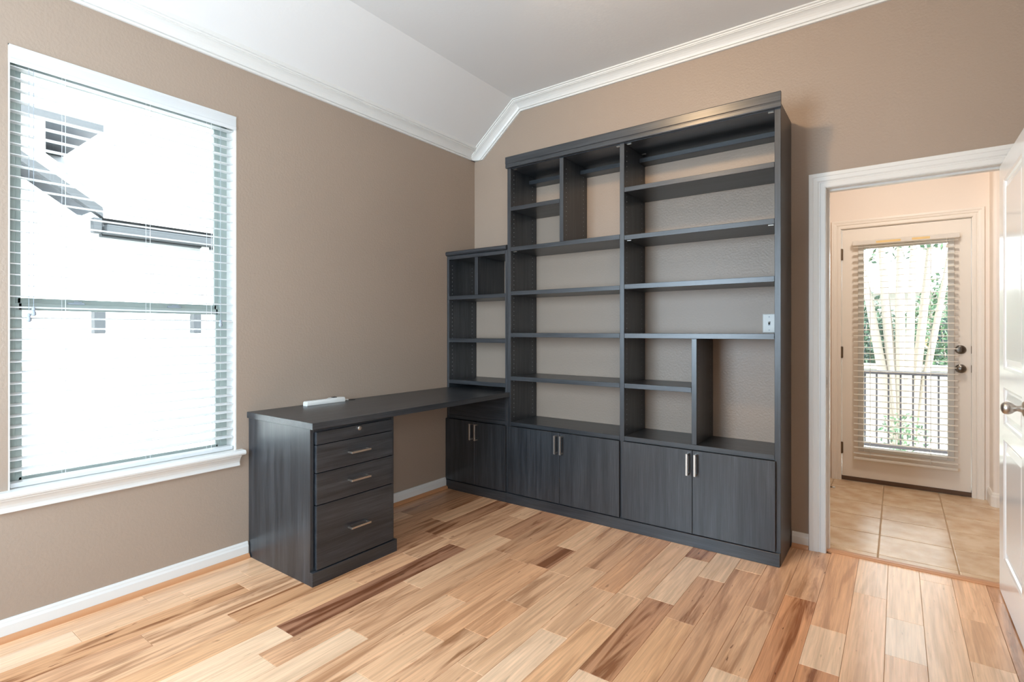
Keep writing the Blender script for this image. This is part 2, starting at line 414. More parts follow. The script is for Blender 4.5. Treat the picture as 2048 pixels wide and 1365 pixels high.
# ------------------------------------------------------------------ doorway, hall
def casing(name, x0, x1, zt, y, sgn, width, label, m, z0=0.0, thick=.017):
    """moulded casing round a door opening; sgn -1 faces -y."""
    W, T = width, thick
    pr = [(0, 0), (0, T * .55), (.006, T * .7), (W * .30, T * .70), (W * .34, T * .45), (W * .40, T * .45), (W * .48, T * .75), (W * .72, T * .85), (W * .76, T), (W * .97, T), (W, T * .9), (W, 0)]
    def ring(ox, oz, px, pz): return [(px + ox * a, y + sgn * t, pz + oz * a) for a, t in pr]
    bm = bmesh.new()
    loft(bm, [ring(-1, 0, x0, z0), ring(-1, 1, x0, zt), ring(1, 1, x1, zt), ring(1, 0, x1, z0)], closed=True)
    return tag(finish(name, bm, m), label, 'door casing', kind='structure')
ct = casing('trim_3', DX0, DX1, DZ, 0.0, -1, .083, 'white moulded casing round the doorway to the hall', 'trim')
bm = bmesh.new()
box(bm, DX0 - .018, DX0 + .002, -0.002, .118, 0, DZ); box(bm, DX1 - .002, DX1 + .018, -0.002, .118, 0, DZ); box(bm, DX0, DX1, -0.002, .118, DZ - .002, DZ + .018)
box(bm, DX0 + .002, DX0 + .013, .045, .083, 0, DZ - .013); box(bm, DX0 + .002, DX1 - .002, .045, .083, DZ - .013, DZ - .002)
jm = tag(finish('trim_4', bm, 'trim'), 'white door jamb lining the doorway', 'door jamb', kind='structure')
B('strike_plate', 'nickel', jm, (DX0 + .002, DX0 + .0035, .008, .036, .925, .985), bev=.0004)
B('strike_hole', 'black', jm, (DX0 + .0034, DX0 + .0037, .016, .028, .942, .968), bev=0)

th = bmesh.new()
loft(th, [[(x, y_, z) for y_, z in ((.022, -.005), (.022, .004), (.03, .009), (.055, .010), (.078, .006), (.092, .001), (.092, -.005))] for x in (DX0 + .002, DX1 - .002)], closed=True)
tag(finish('threshold', th, 'oak', smooth=True), 'orange-toned wooden threshold strip between planks and tiles', 'threshold', kind='structure')

HY = 1.773
hf = B('floor_hall', 'grout', None, (2.0, 4.6, .03, HY + .2, -.06, -.0022), bev=0, origin=(0, 0, 0))
tag(hf, 'beige square ceramic tile floor of the hall', 'tile floor', kind='structure')
xs = [2.0] + [2.806 + .344 * k for k in range(-2, 6)]; ys = [.09] + [.148 + .345 * k for k in range(0, 6)]
for xa, xb in zip(xs, xs[1:]):
    for ya, yb in zip(ys, ys[1:]):
        yb2 = min(yb, HY + .06)
        if xa < 2.42 and xb <= 2.43: continue
        g, c = .0032, .0022
        xa2 = max(xa, 2.41)
        lo_ = [(xa2 + g, ya + g), (xb - g, ya + g), (xb - g, yb2 - g), (xa2 + g, yb2 - g)]
        ins = [(xa2 + g + c, ya + g + c), (xb - g - c, ya + g + c), (xb - g - c, yb2 - g - c), (xa2 + g + c, yb2 - g - c)]
        bm = bmesh.new()
        loft(bm, [[(x, y_, -.003) for x, y_ in lo_], [(x, y_, -.0008) for x, y_ in lo_], [(x, y_, .0004) for x, y_ in ins]], closed=True)
        finish('tile', bm, 'tile', hf, origin=((xa2 + xb) / 2, (ya + yb2) / 2, 0))

HX0 = 2.418
hl = B('wall_hall_left', 'hall_wall', None, (HX0 - .1, HX0, .115, HY, 0, 2.8), bev=0, origin=(0, 0, 0))
tag(hl, 'narrow peach strip of hall wall left of the glazed door', 'wall', kind='structure')
hb = B('wall_hall_back', 'hall_wall', None, (HX0 - .1, 2.512, HY, HY + .14, 0, 2.8), (3.345, 4.6, HY, HY + .14, 0, 2.8), (2.512, 3.345, HY, HY + .14, 2.095, 2.8), bev=0, origin=(0, 0, 0))
tag(hb, 'peach hall wall around the glazed exterior door', 'wall', kind='structure')
# bullnose pier right of the glazed door
bm = bmesh.new()
Rb = .022; px, py = 3.44, 1.595
arc = [(px + Rb - Rb * math.cos(t), py + Rb - Rb * math.sin(t)) for t in [i * math.pi / 2 / 10 for i in range(11)]]
poly = [(px, HY)] + arc + [(4.6, py), (4.6, HY)]
loft(bm, [[(x, y_, z) for x, y_ in poly] for z in (0, 2.8)], closed=True)
tag(finish('wall_hall_right', bm, 'hall_wall', smooth=True), 'peach hall wall with rounded corner beside the open door', 'wall', kind='structure')
he = B('wall_hall_end', 'hall_wall', None, (4.6, 4.7, .115, HY, 0, 2.8), bev=0, origin=(0, 0, 0))
tag(he, 'far end wall of the hall out of sight', 'wall', kind='structure')
hc = B('ceiling_hall', 'ceiling', None, (HX0 - .1, 4.7, .115, HY + .14, 2.72, 2.8), bev=0, origin=(0, 0, 0))
tag(hc, 'white hall ceiling above the doorway', 'ceiling', kind='structure')
path = [(px, HY, -1, 0)] + [(x, y_, -math.cos(i * math.pi / 20), -math.sin(i * math.pi / 20)) for i, (x, y_) in enumerate(arc)] + [(4.6, py, 0, -1)]
base('baseboard_hall_right', path, 'cream baseboard bending round the rounded hall corner', shoe=False, scale=1.15, m='hall_trim')
base('baseboard_hall_left', [(HX0, .118, 1, 0), (HX0, HY, 1, 0)], 'cream baseboard on the hall wall left of the glazed door', shoe=False, scale=1.15, m='hall_trim')

# ---- glazed exterior door
casing('trim_5', 2.512, 3.345, 2.095, HY, -1, .067, 'cream moulded casing round the glazed hall door', 'hall_trim')
GX0, GX1, GZ0, GZ1 = 2.652, 3.222, .275, 1.935
d1 = thing('door_1', (2.93, HY + .03, 0), 'cream exterior door with full glass and mini blind in the hall', 'door', kind='structure')
B('door_slab', 'hall_trim', d1, (2.519, GX0, HY + .008, HY + .052, .036, 2.088), (GX1, 3.338, HY + .008, HY + .052, .036, 2.088), (GX0, GX1, HY + .008, HY + .052, .036, GZ0), (GX0, GX1, HY + .008, HY + .052, GZ1, 2.088), bev=0)
e = .02
B('glazing_frame', 'plastic_white', d1, (GX0 - e, GX0 + e, HY - .004, HY + .012, GZ0 - e, GZ1 + e), (GX1 - e, GX1 + e, HY - .004, HY + .012, GZ0 - e, GZ1 + e), (GX0 + e, GX1 - e, HY - .004, HY + .012, GZ0 - e, GZ0 + e), (GX0 + e, GX1 - e, HY - .004, HY + .012, GZ1 - e, GZ1 + e), bev=.003)
B('pane', 'glass', d1, (GX0, GX1, HY + .028, HY + .032, GZ0, GZ1), bev=0)
B('door_sweep', 'sweep', d1, (2.516, 3.341, HY + .002, HY + .05, .004, .036), bev=.001)
B('door_frame', 'hall_trim', d1, (2.508, 2.516, HY, HY + .13, 0, 2.095), (3.341, 3.35, HY, HY + .13, 0, 2.095), (2.512, 3.345, HY, HY + .13, 2.091, 2.10), bev=0)
for z in (1.883, 1.066, .269):
    bm = bmesh.new(); cyl(bm, (2.5165, HY - .004, z - .048), (2.5165, HY - .004, z + .048), .0075, seg=10); box(bm, 2.514, 2.527, HY - .002, HY + .009, z - .045, z + .045)
    finish('hinge', bm, 'bronze', d1, origin=(2.5165, HY, z))
for z, nm in ((1.103, 'deadbolt'), (.960, 'door_knob')):
    bm = bmesh.new()
    if nm == 'deadbolt':
        lathe(bm, (3.278, HY + .008, z), (0, -1, 0), [(0, .033), (.006, .033), (.010, .030), (.013, .024), (.014, .0)], 28)
        box(bm, 3.274, 3.282, HY - .026, HY - .004, z - .016, z + .016, bev=.002)
    else:
        lathe(bm, (3.278, HY + .008, z), (0, -1, 0), [(0, .033), (.006, .033), (.010, .028), (.016, .013), (.030, .012), (.036, .022), (.046, .0275), (.056, .0265), (.062, .020), (.064, .0)], 28)
    finish(nm, bm, 'pewter', d1, smooth=True, origin=(3.278, HY, z))
    B('strike_plate', 'bronze', d1, (3.3375, 3.3415, HY + .001, HY + .016, z - .028, z + .028), bev=.001)

# door blind
b2 = thing('door_blind', (2.935, HY - .03, 1.95), 'cream horizontal blind hanging on the glazed hall door', 'blind')
BX0, BX1 = 2.603, 3.262
B('headrail', 'slat_cream', b2, (BX0 - .008, BX1 + .008, HY - .050, HY - .004, 1.945, 1.980), bev=.002)
for xa, xb, za, zb in ((2.755, 2.915, 1.951, 1.969), (2.985, 3.095, 1.953, 1.971)):
    t = B('tape_residue', 'tape', b2, (xa, xb, HY - .0508, HY - .0499, za, zb), bev=.0002); t['label'] = 'yellowed strip of old tape'
def slat_mesh(L, W, axis, curve=.0022, th=.0022, tilt=0.0):
    """slat with a shallow crown, long along axis 'x' or 'y'."""
    bm = bmesh.new(); pr = []
    n_ = 6
    for i in range(n_ + 1):
        u = (i / n_ - .5); pr.append((u * W, curve * (1 - 4 * u * u)))
    pr += [(a, h - th) for a, h in reversed(pr)]
    ct_, st_ = math.cos(tilt), math.sin(tilt)
    pr = [(a * ct_ - h * st_, a * st_ + h * ct_) for a, h in pr]
    loft(bm, [[((s, a, h) if axis == 'x' else (a, s, h)) for a, h in pr] for s in (-L / 2, L / 2)], closed=True)
    return bm
s0 = None
for k in range(36):
    z = 1.930 - .0482 * k
    if z < .225: break
    if s0 is None:
        s0 = finish('slat', slat_mesh(BX1 - BX0, .030, 'x', tilt=math.radians(8)), 'slat_cream', b2, origin=(2.9325, HY - .027, z)) if False else finish('slat', slat_mesh(BX1 - BX0, .030, 'x', tilt=math.radians(8)), 'slat_cream', b2)
        s0.location = Vector((2.9325, HY - .027, z)) - b2.location
    else:
        copy(s0, Vector((2.9325, HY - .027, z)) - b2.location, b2)
B('bottom_rail', 'slat_cream', b2, (BX0, BX1, HY - .044, HY - .014, .192, .210), bev=.003)
for x in (2.715, 3.10):
    bm = bmesh.new(); cyl(bm, (x, HY - .043, .21), (x, HY - .043, 1.95), .0011, seg=6); cyl(bm, (x, HY - .012, .21), (x, HY - .012, 1.95), .0011, seg=6)
    finish('ladder_cord', bm, 'plastic_white', b2)
bm = bmesh.new(); cyl(bm, (3.195, HY - .052, 1.905), (3.195, HY - .052, 1.955), .0012, seg=6); lathe(bm, (3.195, HY - .052, 1.905), (0, 0, -1), [(0, .003), (.012, .006), (.028, .007), (.034, .002)], 12)
finish('cord_tassel', bm, 'slat_cream', b2, smooth=True)

# spring door stop on the hall baseboard
bm = bmesh.new(); cyl(bm, (HX0 + .014, 1.30, .045), (HX0 + .075, 1.30, .045), .0055, seg=10)
t = thing('door_stop', (HX0 + .014, 1.30, .045), 'small bronze door stop with white tip by the hall floor', 'door stop')
finish('stem', bm, 'bronze', t)
bm = bmesh.new(); cyl(bm, (HX0 + .073, 1.30, .045), (HX0 + .090, 1.30, .045), .0075, .0065, seg=12); finish('tip', bm, 'plastic_white', t)
bm = bmesh.new(); cyl(bm, (HX0 + .0125, 1.30, .045), (HX0 + .017, 1.30, .045), .011, seg=14); finish('base_plate', bm, 'bronze', t)

# ---- open interior door at the right
LX = 3.288; LT = .035; LY0, LY1 = -.004, -.700
d2 = thing('door_2', (LX + LT, LY0, .0), 'glossy white panelled door standing open at the right', 'door', kind='structure')
PANELS = [(1.066, 1.944), (.811, .984), (.189, .744)]
PYA, PYB = -.118, -.566
bm = bmesh.new()
zs = [.010] + [z for a, b in sorted(PANELS) for z in (a, b)] + [2.030]
yb_ = [LY0, PYA, PYB, LY1]
def quad(pts): bm.faces.new([bm.verts.new(p) for p in pts])
for xf, sg in ((LX, 1), (LX + LT, -1)):
    for i in range(len(zs) - 1):
        for j in range(3):
            za, zb, ya, yc = zs[i], zs[i + 1], yb_[j], yb_[j + 1]
            if j == 1 and i % 2 == 1:           # a recessed, raised-field panel
                def rg(inset, dep): return [(xf + sg * dep, ya - inset, za + inset), (xf + sg * dep, yc + inset, za + inset), (xf + sg * dep, yc + inset, zb - inset), (xf + sg * dep, ya - inset, zb - inset)]
                loft(bm, [rg(0, 0), rg(.010, .004), rg(.014, .011), rg(.024, .011), rg(.050, .004)], closed=True, caps=False)
                bm.faces.new([bm.verts.new(p) for p in rg(.050, .004)])
            else:
                quad([(xf, ya, za), (xf, yc, za), (xf, yc, zb), (xf, ya, zb)])
for pts in ([(LX, LY0, .01), (LX + LT, LY0, .01), (LX + LT, LY0, 2.03), (LX, LY0, 2.03)], [(LX, LY1, .01), (LX + LT, LY1, .01), (LX + LT, LY1, 2.03), (LX, LY1, 2.03)],
            [(LX, LY0, .01), (LX + LT, LY0, .01), (LX + LT, LY1, .01), (LX, LY1, .01)], [(LX, LY0, 2.03), (LX + LT, LY0, 2.03), (LX + LT, LY1, 2.03), (LX, LY1, 2.03)]):
    quad(pts)
bmesh.ops.remove_doubles(bm, verts=bm.verts[:], dist=1e-5)
finish('door_leaf', bm, 'door_white', d2)
bm = bmesh.new()
for sx, ax in ((LX, -1), (LX + LT, 1)):
    lathe(bm, (sx, -.640, .945), (ax, 0, 0), [(0, .031), (.004, .031), (.008, .026), (.011, .013), (.024, .0105), (.030, .013), (.036, .019), (.044, .0235), (.052, .025), (.060, .0235), (.066, .019), (.070, .011), (.071, .001)], 32)
finish('door_knob', bm, 'nickel', d2, smooth=True)
for z in (1.85, 1.05, .22):
    bm = bmesh.new(); cyl(bm, (LX + LT + .002, LY0 + .004, z - .045), (LX + LT + .002, LY0 + .004, z + .045), .006, seg=10)
    finish('hinge', bm, 'nickel', d2)

# ------------------------------------------------------------------ left window
w1 = thing('window_1', (-.10, -2.45, WZ0), 'grey-green framed sash window in the left wall', 'window', kind='structure')
B('jamb_lining', 'trim', w1, (-.095, -.001, WY1 - .006, WY1 + .0, WZ0, WZ1), (-.095, -.001, WY0, WY0 + .006, WZ0, WZ1), (-.095, -.001, WY0, WY1, WZ1 - .006, WZ1), bev=0)
fx0, fx1 = -.138, -.095
B('window_frame', 'vinyl', w1, (fx0, fx1, WY0, WY0 + .040, WZ0, WZ1), (fx0, fx1, WY1 - .040, WY1, WZ0, WZ1), (fx0, fx1, WY0, WY1, WZ0, WZ0 + .018), (fx0, fx1, WY0, WY1, WZ1 - .045, WZ1), bev=.002)
def sash(x0, x1, za, zb, nm):
    s = B(nm, 'vinyl', w1, (x0, x1, WY0 + .036, WY0 + .062, za, zb), (x0, x1, WY1 - .062, WY1 - .036, za, zb), (x0, x1, WY0 + .05, WY1 - .05, za, za + .030), (x0, x1, WY0 + .05, WY1 - .05, zb - .030, zb), bev=.002)
    B('pane', 'glass', s, ((x0 + x1) / 2 - .002, (x0 + x1) / 2 + .002, WY0 + .055, WY1 - .055, za + .02, zb - .02), bev=0)
    return s
sash(-.134, -.117, 1.355, WZ1 - .03, 'upper_sash'); sash(-.115, -.098, WZ0 + .012, 1.362, 'lower_sash')
for y in (-2.66, -2.26):
    B('sash_lock', 'grey_knob', w1, (-.112, -.094, y - .03, y + .03, 1.362, 1.371), (-.108, -.098, y - .008, y + .022, 1.370, 1.377), bev=.002)
# sill and apron
bm = bmesh.new()
stool = [(-.096, .574), (.042, .574), (.050, .578), (.053, .586), (.050, .595), (.044, .600), (-.096, .600)]
loft(bm, [[(x, y_, z) for x, z in stool] for y_ in (WY0 - .06, WY1 + .028)], closed=True)
finish('window_sill', bm, 'trim', w1)
bm = bmesh.new()
ap = [(0, .574), (.036, .574), (.034, .566), (.027, .560), (.022, .553), (.017, .545), (.013, .533), (.014, .524), (.017, .519), (.016, .514), (0, .512)]
loft(bm, [[(x, y_, z) for x, z in ap] for y_ in (WY0 - .045, WY1 + .012)], closed=True)
finish('sill_apron', bm, 'trim', w1)

b1 = thing('window_blind', (-.03, -2.45, WZ1), 'white horizontal slat blind lowered over the left window', 'blind')
bm = bmesh.new()
val = [(-.012, 2.334), (.000, 2.330), (.006, 2.337), (.006, 2.346), (.0035, 2.352), (.0035, 2.388), (.006, 2.394), (.006, 2.402), (-.012, 2.403)]
loft(bm, [[(x, y_, z) for x, z in val] for y_ in (WY0 + .003, WY1 - .003)], closed=True)
finish('valance', bm, 'slat', b1)
B('headrail', 'slat', b1, (-.066, -.014, WY0 + .01, WY1 - .01, 2.356, 2.400), bev=.002)
YB0, YB1 = WY0 + .009, WY1 - .012
first = None
for k in range(38):
    z = 2.327 - .0447 * k
    loc = Vector((-.037, (YB0 + YB1) / 2, z)) - b1.location
    if first is None:
        first = finish('slat', slat_mesh(YB1 - YB0, .050, 'y', curve=.002, th=.0036, tilt=math.radians(-5)), 'slat', b1); first.location = loc
    else: copy(first, loc, b1)
B('bottom_rail', 'slat', b1, (-.062, -.012, YB0, YB1, .603, .622), bev=.003)
for y in (-2.72, -2.40, -2.12):
    bm = bmesh.new()
    for dx in (-.063, -.011): cyl(bm, (dx, y, .62), (dx, y, 2.36), .0010, seg=6)
    finish('ladder_cord', bm, 'slat', b1)
for y, zz in ((-2.825, 1.325), (-2.840, 1.300), (-2.075, 1.285)):
    bm = bmesh.new(); cyl(bm, (-.006, y, zz), (-.006, y, 2.335), .0009, seg=6)
    lathe(bm, (-.006, y, zz + .018), (0, 0, -1), [(0, .002), (.004, .006), (.012, .0075), (.016, .005), (.022, .008), (.029, .0095), (.036, .006), (.038, .001)], 14)
    finish('cord_tassel', bm, 'grey_knob', b1, smooth=True)

# unseen rear window behind the viewpoint, added to light the room
w2 = thing('window_2', (0.95, YF - .07, RZ0), 'unseen wide window added behind the viewpoint for light', 'window', kind='structure')
B('window_frame', 'trim', w2, (RX0, RX0 + .05, YF - .12, YF - .06, RZ0, RZ1), (RX1 - .05, RX1, YF - .12, YF - .06, RZ0, RZ1), (RX0, RX1, YF - .12, YF - .06, RZ0, RZ0 + .05), (RX0, RX1, YF - .12, YF - .06, RZ1 - .05, RZ1), (0.925, 0.975, YF - .12, YF - .06, RZ0, RZ1), bev=0)
B('pane', 'glass', w2, (RX0, RX1, YF - .092, YF - .088, RZ0, RZ1), bev=0)

# ------------------------------------------------------------------ bookcases
HM = None
def handle(parent, x, y, z, axis):
    """slim square bar pull with two posts, 128 mm long, facing -y (axis z) or +x (axis y)."""
    bm = bmesh.new(); h = .062
    if axis == 'z':
        box(bm, -.006, .006, -.036, -.026, -h, h, bev=.001)
        for s in (-1, 1): box(bm, -.0055, .0055, -.027, 0, s * h - (.011 if s > 0 else 0), s * h + (.011 if s < 0 else 0), bev=.001)
    else:
        box(bm, .026, .036, -h, h, -.005, .005, bev=.001)
        for s in (-1, 1): box(bm, 0, .027, s * h - (.010 if s > 0 else 0), s * h + (.010 if s < 0 else 0), -.0045, .0045, bev=.001)
    o = finish('handle', bm, 'nickel'); o.parent = parent
    o.location = Vector((x, y, z)) - parent.location - parent.parent.location
    o['label'] = 'satin nickel bar handle'
    return o

YB = -.004                                    # just clear of the back wall
YFc = -.342                                   # carcass front
YD = -.361                                    # door / plinth front
T = .030
def pins(parent, faces):
    """rows of shelf-pin holes with pale rims: (x, side, z0, z1)"""
    bm = bmesh.new()
    for x, sg, za, zb, in faces:
        for y in (YFc + .04, YB - .055):
            z = za
            while z < zb:
                cyl(bm, (x, y, z), (x + sg * .0008, y, z), .0034, seg=6); z += .032
    o = finish('shelf_pin_holes', bm, 'pin', parent); o['kind'] = 'stuff'
    return o
M['pin'] = mat('pale_pin_hole_rim', (146, 150, 156), 0.5)
def clips(parent, spots):
    for x, y, z in spots:
        B('shelf_clip', 'nickel', parent, (x - .014, x + .014, y - .005, y + .005, z - .004, z - .0005), bev=.0005)

# --- tall double bookcase
tb = thing('bookcase', (1.50, -.18, 0), 'tall charcoal double bookcase with four base doors against the back wall', 'bookcase')
X1, X2, X3 = .600, 1.482, 2.367
ZT = 2.452
for x in (X1, X2, X3):
    B('side_panel', 'lam_z', tb, (x, x + T, YFc, YB, 0.0, ZT))
for xa, xb in ((X1 + T, X2), (X2 + T, X3)):
    B('top_panel', 'lam_x', tb, (xa + .0006, xb - .0006, YFc + .004, YB, 2.420, 2.450))
    B('back_rail', 'lam_x', tb, (xa + .0006, xb - .0006, -.105, YB - .001, 2.357, 2.386))
    B('base_top', 'lam_x', tb, (xa + .0006, xb - .0006, YFc, YB, .556, .585))
    B('base_bottom', 'lam_x', tb, (xa + .0006, xb - .0006, YFc, YB, .075, .100))
# M shelves
SH = [(X1 + T, X2, 1.822, 1.852), (X1 + T, X2, 1.502, 1.531), (X1 + T, X2, 1.199, 1.229), (X1 + T, X2, .886, .916),
      (X2 + T, X3, 2.114, 2.143), (X2 + T, X3, 1.814, 1.843), (X2 + T, X3, 1.506, 1.536), (X2 + T, X3, 1.199, 1.229),
      (X1 + T, 1.041, 2.114, 2.143), (X2 + T, 1.930, .886, .916)]
for xa, xb, za, zb in SH:
    B('shelf', 'lam_x', tb, (xa + .0008, xb - .0008, YFc, YB - .003, za, zb))
B('divider', 'lam_z', tb, (1.041, 1.071, YFc + .001, YB - .002, 1.8525, 2.4195))
B('divider', 'lam_z', tb, (1.930, 1.959, YFc + .001, YB - .002, .5855, 1.1985))
bm = bmesh.new()
cr = [(YFc - .001, 2.424), (-.360, 2.424), (-.362, 2.428), (-.362, 2.446), (-.3605, 2.449), (-.3605, 2.452), (-.364, 2.456), (-.364, 2.500), (-.362, 2.504), (-.340, 2.504), (YFc - .001, 2.500)]
loft(bm, [[(x, y_, z) for y_, z in cr] for x in (.597, 2.400)], closed=True)
finish('crown_board', bm, 'lam_x', tb)
B('plinth', 'lam_x', tb, (X1 - .0, X3 + T - .002, YD, YFc - .0006, 0.0, .070), bev=.0015)
B('plinth_back', 'lam_x', tb, (X1 + T + .001, X2 - .001, YFc + .002, YFc + .016, 0, .074), (X2 + T + .001, X3 - .001, YFc + .002, YFc + .016, 0, .074))
for xa, xb, hx in ((.624, 1.051, 1.030), (1.0535, 1.486, 1.074), (1.508, 1.9385, 1.918), (1.941, 2.373, 1.963)):
    dd = B('door', 'lam_z', tb, (xa, xb, YD, YFc - .001, .076, .554), bev=.0012)
    handle(dd, hx, YD, .4765, 'z')
pins(tb, [(X1 + T, 1, .62, 2.40), (X2 + T, 1, .62, 2.40), (1.071, 1, 1.90, 2.36), (1.959, 1, .62, 1.17)])
clips(tb, [(X1 + T + .02, YFc + .03, 1.822), (X2 - .02, YFc + .03, 2.420), (X2 + T + .022, YFc + .03, 2.420), (X2 + T + .022, YB - .07, 2.420), (X3 - .022, YFc + .03, 2.420), (X3 - .022, YFc + .03, 1.814), (X1 + T + .02, YFc + .03, 2.420), (X2 + T + .022, YFc + .03, 1.814)])

# --- low bookcase at the left end, over the desk return
lb = thing('bookcase.001', (.30, -.18, 0), 'lower charcoal bookcase in the corner where the desk meets the wall', 'bookcase')
B('side_panel', 'lam_z', lb, (.0025, .022, YFc, YB, 0, 1.836))
B('side_panel', 'lam_z', lb, (.580, .5985, YFc, YB, 0, 1.836))
for za, zb in ((1.808, 1.836), (1.490, 1.520), (1.156, 1.186), (.831, .861)):
    B('top_panel' if za > 1.7 else 'shelf', 'lam_x', lb, (.0226, .5794, YFc, YB - .002, za, zb))
B('divider', 'lam_z', lb, (.288, .318, YFc + .001, YB - .002, 1.5205, 1.8075))
bm = bmesh.new()
cp = [(YB, 1.837), (-.346, 1.837), (-.356, 1.842), (-.360, 1.850), (-.360, 1.862), (-.356, 1.869), (-.348, 1.872), (YB, 1.872)]
loft(bm, [[(x, y_, z) for y_, z in cp] for x in (.002, .598)], closed=True)
finish('cap_board', bm, 'lam_x', lb)
B('base_top', 'lam_x', lb, (.0226, .5794, YFc, YB - .002, .556, .585))
B('base_bottom', 'lam_x', lb, (.0226, .5794, YFc, YB - .002, .075, .100))
B('filler_panel', 'lam_x', lb, (.0226, .5794, YFc + .002, YFc + .020, .586, .7625))
B('plinth', 'lam_x', lb, (.0025, .5985, YD, YFc - .0006, 0, .070), bev=.0015)
for xa, xb, hx in ((.004, .3015, .279), (.304, .594, .328)):
    dd = B('door', 'lam_z', lb, (xa, xb, YD, YFc - .001, .076, .554), bev=.0012)
    handle(dd, hx, YD, .4795, 'z')
pins(lb, [(.022, 1, .90, 1.78)])

# ------------------------------------------------------------------ desk along the left wall
dk = bmesh.new()
box(dk, .002, .621, -1.940, YFc - .0008, .7655, .798, bev=.0012)
box(dk, .0235, .579, YFc - .0008, -.030, .7655, .798, bev=.0012)
tag(finish('desktop', dk, 'lam_y', origin=(.3, -1.14, .7655)), 'long charcoal desktop running from the drawer cabinet into the corner bookcase', 'desktop')

fc = thing('drawer_cabinet', (.31, -1.667, 0), 'charcoal drawer cabinet with four drawers holding up the desk end', 'cabinet')
CX0, CX1, CY0, CY1 = .004, .586, -1.930, -1.404
bm = bmesh.new()
sp = [(CX0 + .022, 0), (CX1, 0), (CX1, .7645), (CX0, .7645), (CX0, .10), (CX0 + .006, .03)]
loft(bm, [[(x, y_, z) for x, z in sp] for y_ in (CY0, CY0 + .019)], closed=True)
finish('side_panel', bm, 'lam_z', fc)
bm = bmesh.new()
loft(bm, [[(x, y_, z) for x, z in sp] for y_ in (CY1 - .019, CY1)], closed=True)
finish('side_panel', bm, 'lam_z', fc)
B('top_panel', 'lam_y', fc, (CX0, CX1 - .001, CY0 + .0195, CY1 - .0195, .745, .7645))
B('base_bottom', 'lam_y', fc, (CX0 + .02, CX1 - .001, CY0 + .0195, CY1 - .0195, .062, .080))
B('back_panel', 'lam_y', fc, (CX0 + .022, CX0 + .034, CY0 + .0195, CY1 - .0195, .081, .744))
B('plinth', 'lam_y', fc, (CX1 + .0006, .609, CY0 - .003, CY1 + .006, 0, .068), bev=.0015)
for za, zb, kind in ((.686, .748, 'lock'), (.548, .682, 'h'), (.390, .544, 'h'), (.073, .386, 'h')):
    dr = B('drawer', 'lam_y', fc, (CX1 + .001, .605, -1.907, -1.426, za, zb), bev=.0012)
    B('drawer_box', 'lam_y', dr, (CX1 - .40, CX1 + .0005, -1.895, -1.438, za + .008, zb - .010), bev=0)
    if kind == 'lock':
        bm = bmesh.new(); lathe(bm, (0, 0, 0), (1, 0, 0), [(0, .0115), (.008, .0115), (.0105, .0095), (.011, .0)], 20)
        box(bm, .0105, .0115, -.001, .001, -.006, .006)
        o = finish('lock', bm, 'nickel', smooth=True); o.parent = dr; o.location = Vector((.605, -1.657, .733)) - dr.location - fc.location; o['label'] = 'small round nickel lock'
    else:
        zc = {.682: .619, .544: .475, .386: .231}[zb]
        handle(dr, .605, -1.665, zc, 'y')

# power strip on the desk
ps = thing('power_strip', (.06, -1.475, .798), 'white power strip lying on the desk against the wall', 'power strip')
bm = bmesh.new()
Zp = .798
ring = lambda y_, zt: [(.030, y_, Zp + .002), (.032, y_, Zp), (.072, y_, Zp), (.074, y_, Zp + .002), (.074, y_, Zp + zt - .006), (.070, y_, Zp + zt), (.034, y_, Zp + zt), (.030, y_, Zp + zt - .006)]
loft(bm, [ring(-1.617, .022), ring(-1.612, .0255), ring(-1.46, .0255), ring(-1.445, .030), ring(-1.360, .030), ring(-1.352, .026)], closed=True)
finish('housing', bm, 'plastic_white', ps, smooth=True)
for k in range(5):
    B('outlet', 'slat', ps, (.040, .064, -1.600 + k * .030, -1.578 + k * .030, Zp + .0254, Zp + .0262), bev=.0002)
B('switch', 'black', ps, (.040, .062, -1.432, -1.404, Zp + .0298, Zp + .0335), bev=.001)
bm = bmesh.new()
pts = [(.050, -1.353, Zp + .010), (.050, -1.330, Zp + .008), (.046, -1.310, Zp + .004), (.030, -1.298, Zp + .003), (.008, -1.292, Zp + .003)]
for a, b in zip(pts, pts[1:]): cyl(bm, a, b, .0035, seg=8)
finish('cord', bm, 'plastic_white', ps, smooth=True)
bm = bmesh.new(); lathe(bm, (.035, -1.275, Zp), (0, 0, 1), [(0, .024), (.0016, .024), (.0022, .020), (.0012, .014), (.0012, .0)], 22)
tag(finish('cable_grommet', bm, 'black', smooth=True), 'black round cable grommet in the desk beside the power strip', 'grommet')

# light switch on the back wall inside the tall bookcase
sw = thing('light_switch', (2.281, -.003, 1.272), 'white toggle light switch on the wall in the right bookcase bay', 'light switch')
bm = bmesh.new()
def rr(y_, i): return [(2.245 + i, y_, 1.2325 + i), (2.317 - i, y_, 1.2325 + i), (2.317 - i, y_, 1.345 - i), (2.245 + i, y_, 1.345 - i)]
loft(bm, [rr(-.0005, 0), rr(-.004, 0), rr(-.0065, .004)], closed=True)
finish('cover_plate', bm, 'plastic_white', sw)
B('toggle_slot', 'grey_knob', sw, (2.2755, 2.2865, -.0072, -.0064, 1.276, 1.301), bev=0)
bm = bmesh.new(); loft(bm, [[(2.277, -.007, 1.281), (2.285, -.007, 1.281), (2.285, -.007, 1.293), (2.277, -.007, 1.293)], [(2.278, -.019, 1.294), (2.284, -.019, 1.294), (2.284, -.017, 1.301), (2.278, -.017, 1.301)]], closed=True)
finish('toggle', bm, 'nickel', sw)
for z in (1.249, 1.327):
    bm = bmesh.new(); cyl(bm, (2.281, -.0064, z), (2.281, -.0078, z), .0032, seg=10); finish('screw', bm, 'grey_knob', sw)

